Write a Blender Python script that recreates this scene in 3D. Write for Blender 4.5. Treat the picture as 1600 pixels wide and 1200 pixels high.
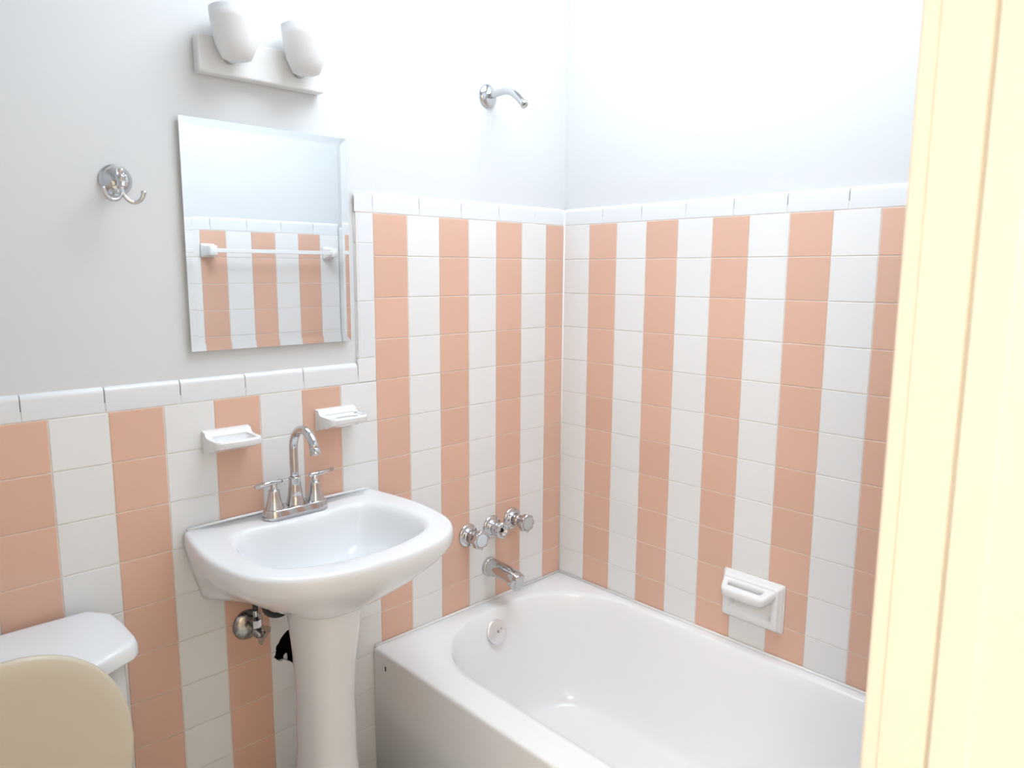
import bpy, bmesh, math, random
from math import pi, sin, cos, radians, sqrt
from mathutils import Vector, Matrix

random.seed(7)
for o in list(bpy.data.objects):
    bpy.data.objects.remove(o)
S = bpy.context.scene
COL = S.collection

# ------------------------------------------------------------------ camera
cam_d = bpy.data.cameras.new('camera')
cam = bpy.data.objects.new('camera', cam_d)
COL.objects.link(cam)
S.camera = cam
RGT = Vector((0.72735767, -0.68624918, 0.00358981))
DWN = Vector((-0.09751653, -0.10853315, -0.98929828))
FWD = Vector((0.67929475, 0.71922362, -0.14586306))
M = Matrix.Identity(4)
for i in range(3):
    M[i][0] = RGT[i]
    M[i][1] = -DWN[i]
    M[i][2] = -FWD[i]
M[0][3], M[1][3], M[2][3] = -1.80054, -1.61288, 1.42586
cam.matrix_world = M
cam_d.sensor_width = 36.0
cam_d.lens = 1139.47 * 36 / 1600
cam_d.shift_x = 0.01023
cam_d.shift_y = -0.0045
cam_d.clip_start = 0.02
cam_d.dof.use_dof = True
cam_d.dof.focus_distance = 2.2
cam_d.dof.aperture_fstop = 7.0

# ------------------------------------------------------------------ world, light, exposure
W = bpy.data.worlds.new('world')
S.world = W
W.use_nodes = True
W.node_tree.nodes['Background'].inputs[0].default_value = (0.9, 0.95, 1.0, 1)
W.node_tree.nodes['Background'].inputs[1].default_value = 0.3
S.view_settings.view_transform = 'Standard'
S.view_settings.look = 'None'
S.view_settings.gamma = 1.0
S.view_settings.use_curve_mapping = False
S.view_settings.exposure = 0.07
LAMP_POS = (-0.62, -0.64, 2.6)
LAMP_SIZE = 0.9
LAMP_STRENGTH = 7.7
LAMP_COL = (0.82, 0.92, 1.02)
HALL_POWER = 40.0
HALL_COL = (1.0, 0.91, 0.80)


def hall_light():
    d = bpy.data.lights.new('hall_ceiling_light', 'AREA')
    d.shape = 'DISK'
    d.size = 0.45
    d.energy = HALL_POWER
    d.color = HALL_COL
    o = bpy.data.objects.new('hall_ceiling_light', d)
    COL.objects.link(o)
    o.location = (-2.72, -2.12, 2.36)
    o.rotation_euler = (0, 0, 0)


hall_light()


# ------------------------------------------------------------------ materials
def mat(name, col, rough=0.5, metal=0.0, spec=0.5, coat=0.0, vary=0.0, noise=None, bump=None,
        emit=None, trans=0.0, ior=1.45):
    m = bpy.data.materials.new(name)
    m.use_nodes = True
    nt = m.node_tree
    b = nt.nodes['Principled BSDF']
    b.inputs['Base Color'].default_value = (*col, 1)
    b.inputs['Roughness'].default_value = rough
    b.inputs['Metallic'].default_value = metal
    b.inputs['Specular IOR Level'].default_value = spec
    b.inputs['Coat Weight'].default_value = coat
    b.inputs['Coat Roughness'].default_value = 0.06
    b.inputs['Transmission Weight'].default_value = trans
    b.inputs['IOR'].default_value = ior
    if emit:
        b.inputs['Emission Color'].default_value = (*emit[0], 1)
        b.inputs['Emission Strength'].default_value = emit[1]
    tc = nt.nodes.new('ShaderNodeTexCoord')
    geo = nt.nodes.new('ShaderNodeNewGeometry')
    last = None
    if noise:                              # (scale, amount, darker colour)
        n = nt.nodes.new('ShaderNodeTexNoise')
        n.inputs['Scale'].default_value = noise[0]
        n.inputs['Detail'].default_value = 4
        nt.links.new(geo.outputs['Position'], n.inputs['Vector'])
        r = nt.nodes.new('ShaderNodeMapRange')
        r.inputs['From Min'].default_value = 0.3
        r.inputs['From Max'].default_value = 0.7
        r.inputs['To Min'].default_value = 0.0
        r.inputs['To Max'].default_value = noise[1]
        nt.links.new(n.outputs['Fac'], r.inputs['Value'])
        x = nt.nodes.new('ShaderNodeMix')
        x.data_type = 'RGBA'
        x.inputs['A'].default_value = (*col, 1)
        x.inputs['B'].default_value = (*noise[2], 1)
        nt.links.new(r.outputs['Result'], x.inputs['Factor'])
        last = x.outputs['Result']
    if vary:
        oi = nt.nodes.new('ShaderNodeObjectInfo')
        r = nt.nodes.new('ShaderNodeMapRange')
        r.inputs['To Min'].default_value = 1 - vary
        r.inputs['To Max'].default_value = 1 + vary
        nt.links.new(oi.outputs['Random'], r.inputs['Value'])
        h = nt.nodes.new('ShaderNodeHueSaturation')
        nt.links.new(r.outputs['Result'], h.inputs['Value'])
        if last:
            nt.links.new(last, h.inputs['Color'])
        else:
            h.inputs['Color'].default_value = (*col, 1)
        last = h.outputs['Color']
    if last:
        nt.links.new(last, b.inputs['Base Color'])
    if bump:                               # (scale, strength)
        n = nt.nodes.new('ShaderNodeTexNoise')
        n.inputs['Scale'].default_value = bump[0]
        n.inputs['Detail'].default_value = 3
        nt.links.new(geo.outputs['Position'], n.inputs['Vector'])
        bp = nt.nodes.new('ShaderNodeBump')
        bp.inputs['Strength'].default_value = bump[1]
        bp.inputs['Distance'].default_value = 0.002
        nt.links.new(n.outputs['Fac'], bp.inputs['Height'])
        nt.links.new(bp.outputs['Normal'], b.inputs['Normal'])
    return m


M_PAINT = mat('wall_paint', (0.73, 0.74, 0.745), 0.55, noise=(3, 0.25, (0.715, 0.72, 0.725)), bump=(60, 0.05))
M_CEIL = mat('ceiling_paint', (0.86, 0.86, 0.86), 0.7, bump=(60, 0.05))
M_HALL = mat('hall_paint', (0.85, 0.80, 0.70), 0.6, bump=(60, 0.05))
M_WHITE = mat('white_glazed_tile', (0.85, 0.845, 0.835), 0.18, vary=0.015, bump=(25, 0.04))
M_PINK = mat('peach_glazed_tile', (0.78, 0.495, 0.375), 0.30, vary=0.03, noise=(900, 0.35, (0.71, 0.43, 0.32)), bump=(700, 0.03))
M_GROUT = mat('grout', (0.84, 0.80, 0.74), 0.85, noise=(30, 0.6, (0.74, 0.69, 0.62)))
M_BULL = mat('white_bullnose_glaze', (0.80, 0.81, 0.825), 0.15, vary=0.01, bump=(25, 0.03))
M_PORC = mat('white_porcelain', (0.83, 0.84, 0.85), 0.10, spec=0.5)
M_TUB = mat('tub_enamel', (0.91, 0.91, 0.91), 0.16, bump=(8, 0.02))
M_CERAMIC = mat('white_ceramic', (0.86, 0.86, 0.86), 0.16)
M_CHROME = mat('chrome', (0.60, 0.60, 0.61), 0.07, 1.0)
M_WORN = mat('worn_chrome', (0.55, 0.53, 0.51), 0.22, 1.0, noise=(120, 0.8, (0.25, 0.23, 0.21)))
M_SATIN = mat('satin_chrome', (0.86, 0.86, 0.86), 0.35, 0.7)
M_CAP = mat('grey_plastic_cap', (0.55, 0.57, 0.58), 0.3)
M_CLEARCAP = mat('pale_blue_cap', (0.70, 0.76, 0.84), 0.15)
M_MIRROR = mat('mirror_silver', (0.93, 0.96, 0.965), 0.0, 1.0)
M_MEDGE = mat('mirror_back_edge', (0.50, 0.52, 0.52), 0.3)
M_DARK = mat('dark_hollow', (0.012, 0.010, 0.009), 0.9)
M_RUBBER = mat('black_braided_hose', (0.05, 0.05, 0.05), 0.5, bump=(900, 0.5))
M_DOORWOOD = mat('cream_door_paint', (0.88, 0.82, 0.71), 0.35, bump=(20, 0.04))
M_SEAT = mat('beige_toilet_plastic', (0.66, 0.59, 0.47), 0.22)
M_FLOOR = mat('pale_floor_tile', (0.86, 0.85, 0.83), 0.3, vary=0.03)
M_CAULK = mat('white_caulk', (0.88, 0.87, 0.85), 0.5)
M_PLASTER = mat('grey_plaster_patch', (0.50, 0.42, 0.36), 0.9, noise=(150, 0.8, (0.35, 0.27, 0.22)))
M_LAMP = mat('lit_lamp_glass', (0.9, 0.9, 0.9), 0.4, emit=(LAMP_COL, LAMP_STRENGTH))
M_FROST = mat('frosted_shade', (0.85, 0.85, 0.85), 0.5)
M_PLASTIC = mat('white_plastic', (0.84, 0.84, 0.83), 0.35)


# ------------------------------------------------------------------ helpers
def origin_of(p):
    v = Vector((0, 0, 0))
    while p is not None:
        v += p.location
        p = p.parent
    return v


def link(name, me, m, parent=None, smooth=False, loc=None):
    o = bpy.data.objects.new(name, me)
    COL.objects.link(o)
    if m is not None and len(me.materials) == 0:
        me.materials.append(m)
    if smooth:
        me.shade_smooth()
    if parent is not None:
        o.parent = parent
    if loc is not None:
        o.location = loc
    return o


def obj(name, bm, m, parent=None, smooth=False, bevel=0.0, seg=2, subsurf=0, angle=None):
    """bm in world coordinates -> one mesh object"""
    bmesh.ops.recalc_face_normals(bm, faces=bm.faces)
    if parent is not None:
        bmesh.ops.translate(bm, verts=bm.verts, vec=-origin_of(parent))
    me = bpy.data.meshes.new(name)
    bm.to_mesh(me)
    bm.free()
    o = link(name, me, m, parent, smooth)
    if bevel:
        md = o.modifiers.new('bevel', 'BEVEL')
        md.width = bevel
        md.segments = seg
        md.limit_method = 'ANGLE'
        md.angle_limit = radians(angle or 35)
        me.shade_smooth()
        md.harden_normals = True
    if subsurf:
        md = o.modifiers.new('sub', 'SUBSURF')
        md.levels = subsurf
        md.render_levels = subsurf
    return o


def thing(name, label, cat, loc, group=None):
    o = bpy.data.objects.new(name, None)
    COL.objects.link(o)
    o.location = loc
    o.empty_display_size = 0.05
    o['label'] = label
    o['category'] = cat
    if group:
        o['group'] = group
    return o


def box(bm, x0, x1, y0, y1, z0, z1):
    vs = [bm.verts.new((x, y, z)) for x in (x0, x1) for y in (y0, y1) for z in (z0, z1)]
    for f in ((0, 1, 3, 2), (4, 6, 7, 5), (0, 4, 5, 1), (2, 3, 7, 6), (0, 2, 6, 4), (1, 5, 7, 3)):
        bm.faces.new([vs[i] for i in f])
    return vs


def loft(bm, rings, cap0=True, cap1=True, closed=True):
    rr = [[bm.verts.new(p) for p in r] for r in rings]
    n = len(rr[0])
    for a, b in zip(rr, rr[1:]):
        for i in range(n if closed else n - 1):
            j = (i + 1) % n
            bm.faces.new((a[i], a[j], b[j], b[i]))
    if cap0:
        bm.faces.new(rr[0][::-1])
    if cap1:
        bm.faces.new(rr[-1])
    return rr


def frame_axes(d):
    d = Vector(d).normalized()
    up = Vector((0, 0, 1)) if abs(d.z) < 0.95 else Vector((1, 0, 0))
    a = d.cross(up).normalized()
    b = a.cross(d).normalized()
    return a, b


def lathe(bm, base, axis, prof, n=32, cap0=True, cap1=True, wob=None):
    """prof: list of (distance along axis, radius)"""
    base = Vector(base)
    ax = Vector(axis).normalized()
    a, b = frame_axes(ax)
    rings = []
    for t, r in prof:
        r = max(r, 1e-5)
        rings.append([base + ax * t + (a * cos(2 * pi * i / n) + b * sin(2 * pi * i / n)) *
                      (r * (wob(2 * pi * i / n, t) if wob else 1)) for i in range(n)])
    return loft(bm, rings, cap0, cap1)


def tube(bm, pts, rad, n=16, cap=True):
    pts = [Vector(p) for p in pts]
    rs = rad if isinstance(rad, (list, tuple)) else [rad] * len(pts)
    d = (pts[1] - pts[0]).normalized()
    a, b = frame_axes(d)
    rings = []
    for i, p in enumerate(pts):
        if i == 0:
            t = pts[1] - pts[0]
        elif i == len(pts) - 1:
            t = pts[-1] - pts[-2]
        else:
            t = pts[i + 1] - pts[i - 1]
        t.normalize()
        a = (a - t * a.dot(t)).normalized()
        b = t.cross(a).normalized()
        rings.append([p + (a * cos(2 * pi * k / n) + b * sin(2 * pi * k / n)) * rs[i] for k in range(n)])
    return loft(bm, rings, cap, cap)


def catmull(pts, sub=6, closed=False):
    pts = [Vector(p) for p in pts]
    n = len(pts)
    out = []
    segs = n if closed else n - 1
    for i in range(segs):
        p0 = pts[(i - 1) % n] if closed or i > 0 else pts[0] * 2 - pts[1]
        p1 = pts[i]
        p2 = pts[(i + 1) % n]
        p3 = pts[(i + 2) % n] if closed or i + 2 < n else pts[n - 1] * 2 - pts[n - 2]
        for k in range(sub):
            t = k / sub
            out.append(0.5 * ((2 * p1) + (p2 - p0) * t + (2 * p0 - 5 * p1 + 4 * p2 - p3) * t * t +
                              (3 * p1 - p0 - 3 * p2 + p3) * t ** 3))
    if not closed:
        out.append(pts[-1])
    return out


def cut(o, cutter_bm, parent=None):
    """boolean difference, applied"""
    if parent is not None:
        bmesh.ops.translate(cutter_bm, verts=cutter_bm.verts, vec=-origin_of(parent))
    bmesh.ops.recalc_face_normals(cutter_bm, faces=cutter_bm.faces)
    cm = bpy.data.meshes.new('c')
    cutter_bm.to_mesh(cm)
    cutter_bm.free()
    c = bpy.data.objects.new('c', cm)
    COL.objects.link(c)
    c.parent = o.parent
    md = o.modifiers.new('bool', 'BOOLEAN')
    md.object = c
    md.operation = 'DIFFERENCE'
    md.solver = 'EXACT'
    dg = bpy.context.evaluated_depsgraph_get()
    me = bpy.data.meshes.new_from_object(o.evaluated_get(dg))
    o.modifiers.clear()
    o.data = me
    bpy.data.objects.remove(c)


# ------------------------------------------------------------------ room dimensions
P = 0.108                       # tile pitch
Q = 0.108 * 1.00234             # row pitch
Z1 = 1.574                      # top line of the high tiling
ZT = 1.139                      # top line of the low tiling
BH = 0.053                      # height of the bullnose
XL, YF, ZC = -2.02, -1.395, 2.62
PL = 0.010                      # plaster lies this far behind the tile faces
GA = 0.78048 * P
GB = 0.97505 * P
XDR, XDL, ZD = -1.137, -1.95, 2.04   # doorway
YO = -1.515                     # outer face of the front wall


def struct(name, bm, m):
    o = obj(name, bm, m)
    o['kind'] = 'structure'
    return o


# hole in the back wall behind the pedestal
HX0, HX1, HZ0, HZ1 = -1.052, -0.955, 0.42, 0.545
bm = bmesh.new()
T = 0.10
box(bm, XL - T, HX0, PL, PL + T, 0, ZC)
box(bm, HX1, T, PL, PL + T, 0, ZC)
box(bm, HX0, HX1, PL, PL + T, 0, HZ0)
box(bm, HX0, HX1, PL, PL + T, HZ1, ZC)
wall_back = struct('wall_back', bm, M_PAINT)
bm = bmesh.new()
box(bm, PL, PL + T, YO, PL, 0, ZC)
wall_right = struct('wall_right', bm, M_PAINT)
bm = bmesh.new()
box(bm, XL - T, XL - PL, YO, PL, 0, ZC)
wall_left = struct('wall_left', bm, M_PAINT)
bm = bmesh.new()
box(bm, XDR + 0.02, PL, YO, YF - PL, 0, ZC)
box(bm, XL - PL, XDL - 0.02, YO, YF - PL, 0, ZC)
box(bm, XDL - 0.02, XDR + 0.02, YO, YF - PL, ZD + 0.02, ZC)
wall_front = struct('wall_front', bm, M_PAINT)
bm = bmesh.new()
box(bm, XL - T, T, YO, PL + T, ZC, ZC + 0.08)
struct('ceiling', bm, M_CEIL)
# hallway behind the camera
bm = bmesh.new()
box(bm, -3.1, 0.3, -2.9, -2.8, 0, ZC)
struct('wall_hall_far', bm, M_HALL)
bm = bmesh.new()
box(bm, -3.1, -3.0, -2.8, YO, 0, ZC)
struct('wall_hall_left', bm, M_HALL)
bm = bmesh.new()
box(bm, 0.2, 0.3, -2.8, YO, 0, ZC)
struct('wall_hall_right', bm, M_HALL)
bm = bmesh.new()
box(bm, -3.0, XL - T, YO, YO + 0.1, 0, ZC)
struct('wall_hall_side', bm, M_HALL)
bm = bmesh.new()
box(bm, -3.1, 0.3, -2.9, YO, ZC, ZC + 0.08)
struct('ceiling_hall', bm, M_CEIL)

# floor with its own tiles
bm = bmesh.new()
box(bm, -3.1, 0.3, -2.9, PL, -0.10, -0.006)
floor = struct('floor', bm, M_GROUT)

TILE_CACHE = {}


def tile_mesh(w, h, m, d=0.008):
    key = (round(w, 4), round(h, 4), m.name, d)
    if key in TILE_CACHE:
        return TILE_CACHE[key]
    a, b = w / 2 - 0.0010, h / 2 - 0.0010
    bm = bmesh.new()
    e = 0.0014
    rings = []
    for (s, y) in ((0, d), (0, 0.0010), (0.0005, 0.0003), (e, 0.0)):
        rings.append([(-(a - s), y, -(b - s)), (a - s, y, -(b - s)), (a - s, y, b - s), (-(a - s), y, b - s)])
    loft(bm, rings, False, True)
    bmesh.ops.recalc_face_normals(bm, faces=bm.faces)
    me = bpy.data.meshes.new('tile')
    bm.to_mesh(me)
    bm.free()
    me.materials.append(m)
    # outward side is -y
    me.update()
    if me.polygons[-1].normal.y > 0:
        me.flip_normals()
    TILE_CACHE[key] = me
    return me


def bull_mesh(w, h=BH, m=None, depth=PL):
    m = m or M_BULL
    key = ('b', round(w, 4), round(h, 4), m.name)
    if key in TILE_CACHE:
        return TILE_CACHE[key]
    r = 0.013
    prof = [(0.0095, -h / 2 + 0.001), (0.001, -h / 2 + 0.001), (0.0002, -h / 2 + 0.0018)]
    for k in range(0, 8):
        t = k / 7 * pi / 2
        prof.append((r - r * cos(t), h / 2 - r + r * sin(t)))
    bm = bmesh.new()
    rings = []
    for x, s in ((-w / 2 + 0.0008, 0.0012), (-w / 2 + 0.002, 0.0), (w / 2 - 0.002, 0.0), (w / 2 - 0.0008, 0.0012)):
        rings.append([(x, y + s, z) for y, z in prof])
    loft(bm, rings, True, True)
    bmesh.ops.recalc_face_normals(bm, faces=bm.faces)
    me = bpy.data.meshes.new('bullnose_tile')
    bm.to_mesh(me)
    bm.free()
    me.materials.append(m)
    me.shade_smooth()
    me.set_sharp_from_angle(angle=radians(25))
    TILE_CACHE[key] = me
    return me


WALLS = {
    'back': (wall_back, 0.0, lambda u, z: (u, 0.0, z)),
    'right': (wall_right, -pi / 2, lambda u, z: (0.0, u, z)),
    'front': (wall_front, pi, lambda u, z: (u, YF, z)),
    'left': (wall_left, pi / 2, lambda u, z: (XL, u, z)),
}


def put(wall, name, me, u, z, roll=0.0):
    w, th, f = WALLS[wall]
    o = bpy.data.objects.new(name, me)
    COL.objects.link(o)
    o.parent = w
    o.location = f(u, z)
    j = radians(0.12)
    o.rotation_euler = (Matrix.Rotation(th, 3, 'Z') @ Matrix.Rotation(roll, 3, 'Y') @
                        Matrix.Rotation(random.uniform(-j, j), 3, 'X') @
                        Matrix.Rotation(random.uniform(-j, j), 3, 'Z')).to_euler()
    return o


def tile(wall, u0, u1, z0, z1, pink):
    if u1 - u0 < 0.006 or z1 - z0 < 0.006:
        return
    m = M_PINK if pink else M_WHITE
    put(wall, 'peach_tile' if pink else 'white_tile', tile_mesh(u1 - u0, z1 - z0, m), (u0 + u1) / 2, (z0 + z1) / 2)


def bulls(wall, edges, zc, h=BH):
    for a, b in zip(edges, edges[1:]):
        put(wall, 'bullnose_tile', bull_mesh(abs(b - a), h), (a + b) / 2, zc)


def grout(wall, u0, u1, z0, z1, hole=None):
    """thin bed just behind the tile faces"""
    bm = bmesh.new()
    rects = [(u0, u1, z0, z1)]
    if hole:
        a0, a1, b0, b1 = hole
        rects = [(u0, a0, z0, z1), (a1, u1, z0, z1), (a0, a1, z0, b0), (a0, a1, b1, z1)]
    for (a, b, c, d) in rects:
        if wall == 'back':
            box(bm, a, b, 0.0013, PL, c, d)
        elif wall == 'right':
            box(bm, 0.0013, PL, a, b, c, d)
        elif wall == 'front':
            box(bm, a, b, YF - PL, YF - 0.0013, c, d)
        else:
            box(bm, XL - PL, XL - 0.0013, a, b, c, d)
    return obj('grout', bm, M_GROUT, WALLS[wall][0])


# rows (z boundaries) going down from the high line
rows = [Z1 - k * Q for k in range(15)] + [0.0]
TUBZ = 0.400
# ---- back wall
gx = [0.0] + [-(GA + k * P) for k in range(0, 20)]
# gx[0]=0 corner, gx[1]=-GA, gx[7]=-(GA+6P) right edge of the white trim
for c in range(7):
    pink = (c % 2 == 0)
    for r in range(0, 11):
        z1, z0 = rows[r], max(rows[r + 1], TUBZ + 0.002)
        tile('back', gx[c + 1], gx[c], z0, z1, pink)
for c in range(7, 20):
    pink = (c % 2 == 0)
    x1, x0 = gx[c], max(gx[c + 1], XL)
    for r in range(4, 15):
        z1 = ZT if r == 4 else rows[r]
        z0 = rows[r + 1]
        if r == 4:
            z1 = min(ZT, rows[4])
        if c == 9 and r in (9, 10):
            continue                     # the two broken tiles, built below
        tile('back', x0, x1, z0, z1, pink)
XT = -0.7873
grout('back', gx[7], 0, TUBZ, Z1 + 0.02)
grout('back', XT + 0.004, gx[7], ZT, Z1 + 0.02)
grout('back', XL, gx[7], 0, ZT + 0.02, hole=(HX0, HX1, HZ0, HZ1))
# high bullnose with its corner piece
bulls('back', [0, -.136, -.289, -.436, -.584, gx[7]], Z1 + BH / 2)


def corner_bull(name, x0, x1, z0, z1):
    bm = bmesh.new()
    r = 0.013
    n = 7
    rings = []
    for k in range(n + 1):
        t = k / n * pi / 2
        s, y = r - r * cos(t), 0.0
        # successive insets: outline shrinks as it comes forward
    for k in range(n + 1):
        t = k / n * pi / 2
        y = r - r * sin(t)
        s = r - r * cos(t)
        s = r * (1 - cos(pi / 2 - t))
        rings.append([(x0 + s, y, z0 + 0.001), (x1 - 0.001, y, z0 + 0.001), (x1 - 0.001, y, z1 - s), (x0 + s, y, z1 - s)])
    loft(bm, rings, True, True)
    return obj(name, bm, M_BULL, wall_back)


corner_bull('bullnose_corner_tile', XT, gx[7], Z1, Z1 + BH)
# vertical trim column
zs = [Z1, 1.497, 1.350, 1.203]
wcol = gx[7] - XT
for a, b in zip(zs, zs[1:]):
    put('back', 'bullnose_tile', bull_mesh(a - b, wcol), (gx[7] + XT) / 2, (a + b) / 2, roll=-pi / 2)
tile('back', XT, gx[7], ZT, 1.203, False)
lowj = [-.7873, -.942, -1.089, -1.235, -1.385, -1.531, -1.678, -1.825, -1.972, XL]
bulls('back', lowj, ZT + BH / 2)

bm = bmesh.new()
tube(bm, [(-.0012, -.0012, TUBZ + .004), (-.0012, -.0012, Z1 + BH - .004)], .0021, 8)
obj('corner_caulk', bm, M_CAULK, wall_back, smooth=True)

# ---- right wall
gy = [0.0] + [-(GB + k * P) for k in range(0, 13)] + [YF]
gy = [g for g in gy if g > YF] + [YF]
for c in range(len(gy) - 1):
    pink = (c % 2 == 1)
    for r in range(0, 11):
        tile('right', gy[c + 1], gy[c], max(rows[r + 1], TUBZ + 0.002), rows[r], pink)
grout('right', YF, 0, TUBZ, Z1 + 0.02)
bulls('right', [0, -.156, -.302, -.452, -.598, -.745, -.895, -1.042, -1.19, -1.337, YF], Z1 + BH / 2)

# ---- front wall (seen in the mirror)
gf = [0.0, -.096, -.204, -.312, -.420, -.528, -.636, -.744]
rowf = [z + .015 for z in rows[:15]] + [0.0]
for c in range(7):
    pink = (c % 2 == 1)
    for r in range(0, 11):
        tile('front', gf[c + 1], gf[c], max(rowf[r + 1], TUBZ + 0.002), rowf[r], pink)
grout('front', gf[7], 0, TUBZ, Z1 + 0.035)
grout('front', -0.797, gf[7], ZT, Z1 + 0.035)
grout('front', -1.055, gf[7], 0, ZT + 0.035)
bulls('front', [0, -.128, -.283, -.437, -.592, gf[7], -.800], Z1 + .015 + BH / 2)
for a, b in zip(zs, zs[1:]):
    put('front', 'bullnose_tile', bull_mesh(a - b, 0.056), -0.772, (a + b) / 2 + .015, roll=pi / 2)
tile('front', -.800, gf[7], ZT + .015, 1.218, False)
gf2 = [-.744, -.852, -.960, -1.056]
for c in range(3):
    for r in range(4, 15):
        tile('front', gf2[c + 1], gf2[c], rowf[r + 1], min(ZT + .015, rowf[r]), c % 2 == 0)
bulls('front', [-.800, -.947, -1.056], ZT + .015 + BH / 2)

# ---- left wall, low tiling only
gl = [0.0] + [-(0.06 + k * P) for k in range(13)] + [YF]
gl = [g for g in gl if g > YF + .01] + [YF]
for c in range(len(gl) - 1):
    for r in range(4, 15):
        tile('left', gl[c + 1], gl[c], rows[r + 1], min(ZT, rows[r]), c % 2 == 0)
grout('left', YF, 0, 0, ZT + 0.02)
bulls('left', [0, -.147, -.294, -.441, -.588, -.735, -.882, -1.029, -1.176, -1.323, YF], ZT + BH / 2)

# ---- floor tiles
fp = 0.204
x = XL
while x < 0.0 - 0.02:
    y = 0.0
    while y > YO + 0.02:
        x1, y0 = min(x + fp, 0.0), max(y - fp, YO)
        if x1 < -0.70 and x1 - x > 0.01 and y - y0 > 0.01:
            me = tile_mesh(x1 - x, y - y0, M_FLOOR, 0.006)
            o = bpy.data.objects.new('floor_tile', me)
            COL.objects.link(o)
            o.parent = floor
            o.location = ((x + x1) / 2, (y + y0) / 2, 0)
            o.rotation_euler = (-pi / 2, 0, 0)
        y -= fp
    x += fp

# ---- two broken tiles with the jagged hole behind the pedestal
def broken_tile(z0, z1, pts):
    """tile outline (x,z) polygon with the bite taken out, given counter-clockwise"""
    bm = bmesh.new()
    a = [bm.verts.new((x, 0.0, z)) for x, z in pts]
    b = [bm.verts.new((x, 0.0085, z)) for x, z in pts]
    bm.faces.new(a)
    bm.faces.new(b[::-1])
    for i in range(len(a)):
        j = (i + 1) % len(a)
        bm.faces.new((a[i], b[i], b[j], a[j]))
    o = obj('broken_white_tile', bm, M_WHITE, wall_back)
    o['label'] = 'broken white tile with a jagged edge'
    return o


bx0, bx1 = gx[10] + 0.001, gx[9] - 0.001
broken_tile(rows[10], rows[9], [(bx0, rows[10] + .0006), (bx0, rows[9] - .001), (bx1, rows[9] - .001), (bx1, rows[10] + .0006),
                               (-.966, rows[10] + .0006), (-.972, .515), (-.985, .530), (-1.000, .5375), (-1.012, .536), (-1.022, .529),
                               (-1.031, .520), (-1.036, .511), (-1.042, .506), (-1.0445, .498), (-1.043, rows[10] + .0006)])
broken_tile(rows[11], rows[10], [(bx0, rows[11] + .001), (bx1, rows[11] + .001), (bx1, rows[10] - .0006), (-.966, rows[10] - .0006),
                                (-.968, .426), (-.975, .423), (-.985, .428), (-.995, .437), (-1.006, .450), (-1.016, .456),
                                (-1.024, .462), (-1.033, .461), (-1.040, .466), (-1.046, .474), (-1.0515, .478), (-1.047, .481), (-1.0445, rows[10] - .0006), (bx0, rows[10] - .0006)][::-1])
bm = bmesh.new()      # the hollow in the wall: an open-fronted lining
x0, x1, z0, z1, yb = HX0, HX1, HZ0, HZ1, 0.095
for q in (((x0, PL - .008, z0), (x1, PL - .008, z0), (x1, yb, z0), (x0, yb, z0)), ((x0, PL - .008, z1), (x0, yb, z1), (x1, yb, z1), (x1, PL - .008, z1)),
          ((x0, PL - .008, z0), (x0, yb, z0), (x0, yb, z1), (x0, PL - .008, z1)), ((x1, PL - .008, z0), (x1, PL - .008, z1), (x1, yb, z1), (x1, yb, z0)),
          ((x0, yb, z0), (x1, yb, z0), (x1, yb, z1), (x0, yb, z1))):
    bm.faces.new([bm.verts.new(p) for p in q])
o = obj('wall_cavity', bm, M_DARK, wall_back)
o['label'] = 'black hollow behind the broken tiles'
bm = bmesh.new()
loft(bm, [[(-1.020, .012, .452), (-1.010, .012, .449), (-1.004, .020, .452), (-1.012, .022, .455)],
          [(-1.019, .012, .466), (-1.012, .013, .470), (-1.007, .018, .468), (-1.013, .020, .466)]])
obj('plaster_crumb', bm, M_PAINT, wall_back)
# small anchor hole with a smear of plaster, in the peach tile beside the valve
bm = bmesh.new()
cx, cz = -1.074, 0.550
out = []
for k in range(20):
    t = 2 * pi * k / 20
    r = 0.020 * (1 + 0.25 * sin(3 * t + 1) + 0.1 * sin(7 * t))
    out.append((cx + r * cos(t) * 0.8 + (0.004 * sin(t)), cz + r * sin(t) * 1.25))
loft(bm, [[(x, 0.0005, z) for x, z in out], [(cx + (x - cx) * .85, -0.0008, cz + (z - cz) * .85) for x, z in out]])
pp = obj('plaster_patch', bm, M_PLASTER, wall_back)
pp['label'] = 'grey plaster smear round a small hole'
bm = bmesh.new()
lathe(bm, (cx, -0.0005, cz + .002), (0, -1, 0), [(0, .0050), (0.0008, .0045)], 12)
obj('anchor_hole', bm, M_DARK, pp)

# ------------------------------------------------------------------ doorway trim (right side, close to the camera)
def prism(bm, poly, z0, z1):
    loft(bm, [[(x, y, z0) for x, y in poly], [(x, y, z1) for x, y in poly]])


bm = bmesh.new()
X = XDR
prism(bm, [(X + .02, YF + .001), (X + .001, YF + .001), (X, YF - .001), (X, -1.4065), (X + .0012, -1.4073), (X + .02, -1.4073)], 0, ZD + .02)
t1 = struct('trim_1', bm, M_DOORWOOD)
bm = bmesh.new()
prism(bm, [(X + .02, -1.4075), (X + .0012, -1.4075), (X, -1.4085), (X, -1.4435), (X + .0015, -1.4449), (X + .005, -1.4451), (X + .005, -1.4475),
           (X + .02, -1.4475)], 0, ZD + .02)
struct('trim_2', bm, M_DOORWOOD)
bm = bmesh.new()
prism(bm, [(X + .02, -1.4477), (X + .001, -1.4477), (X - .001, -1.4484), (X - .002, -1.4498), (X - .002, -1.4745), (X - .001, -1.4770), (X + .003, -1.4800), (X + .003, YO),
           (X + .02, YO)], 0, ZD + .02)
struct('trim_3', bm, M_DOORWOOD)
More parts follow.
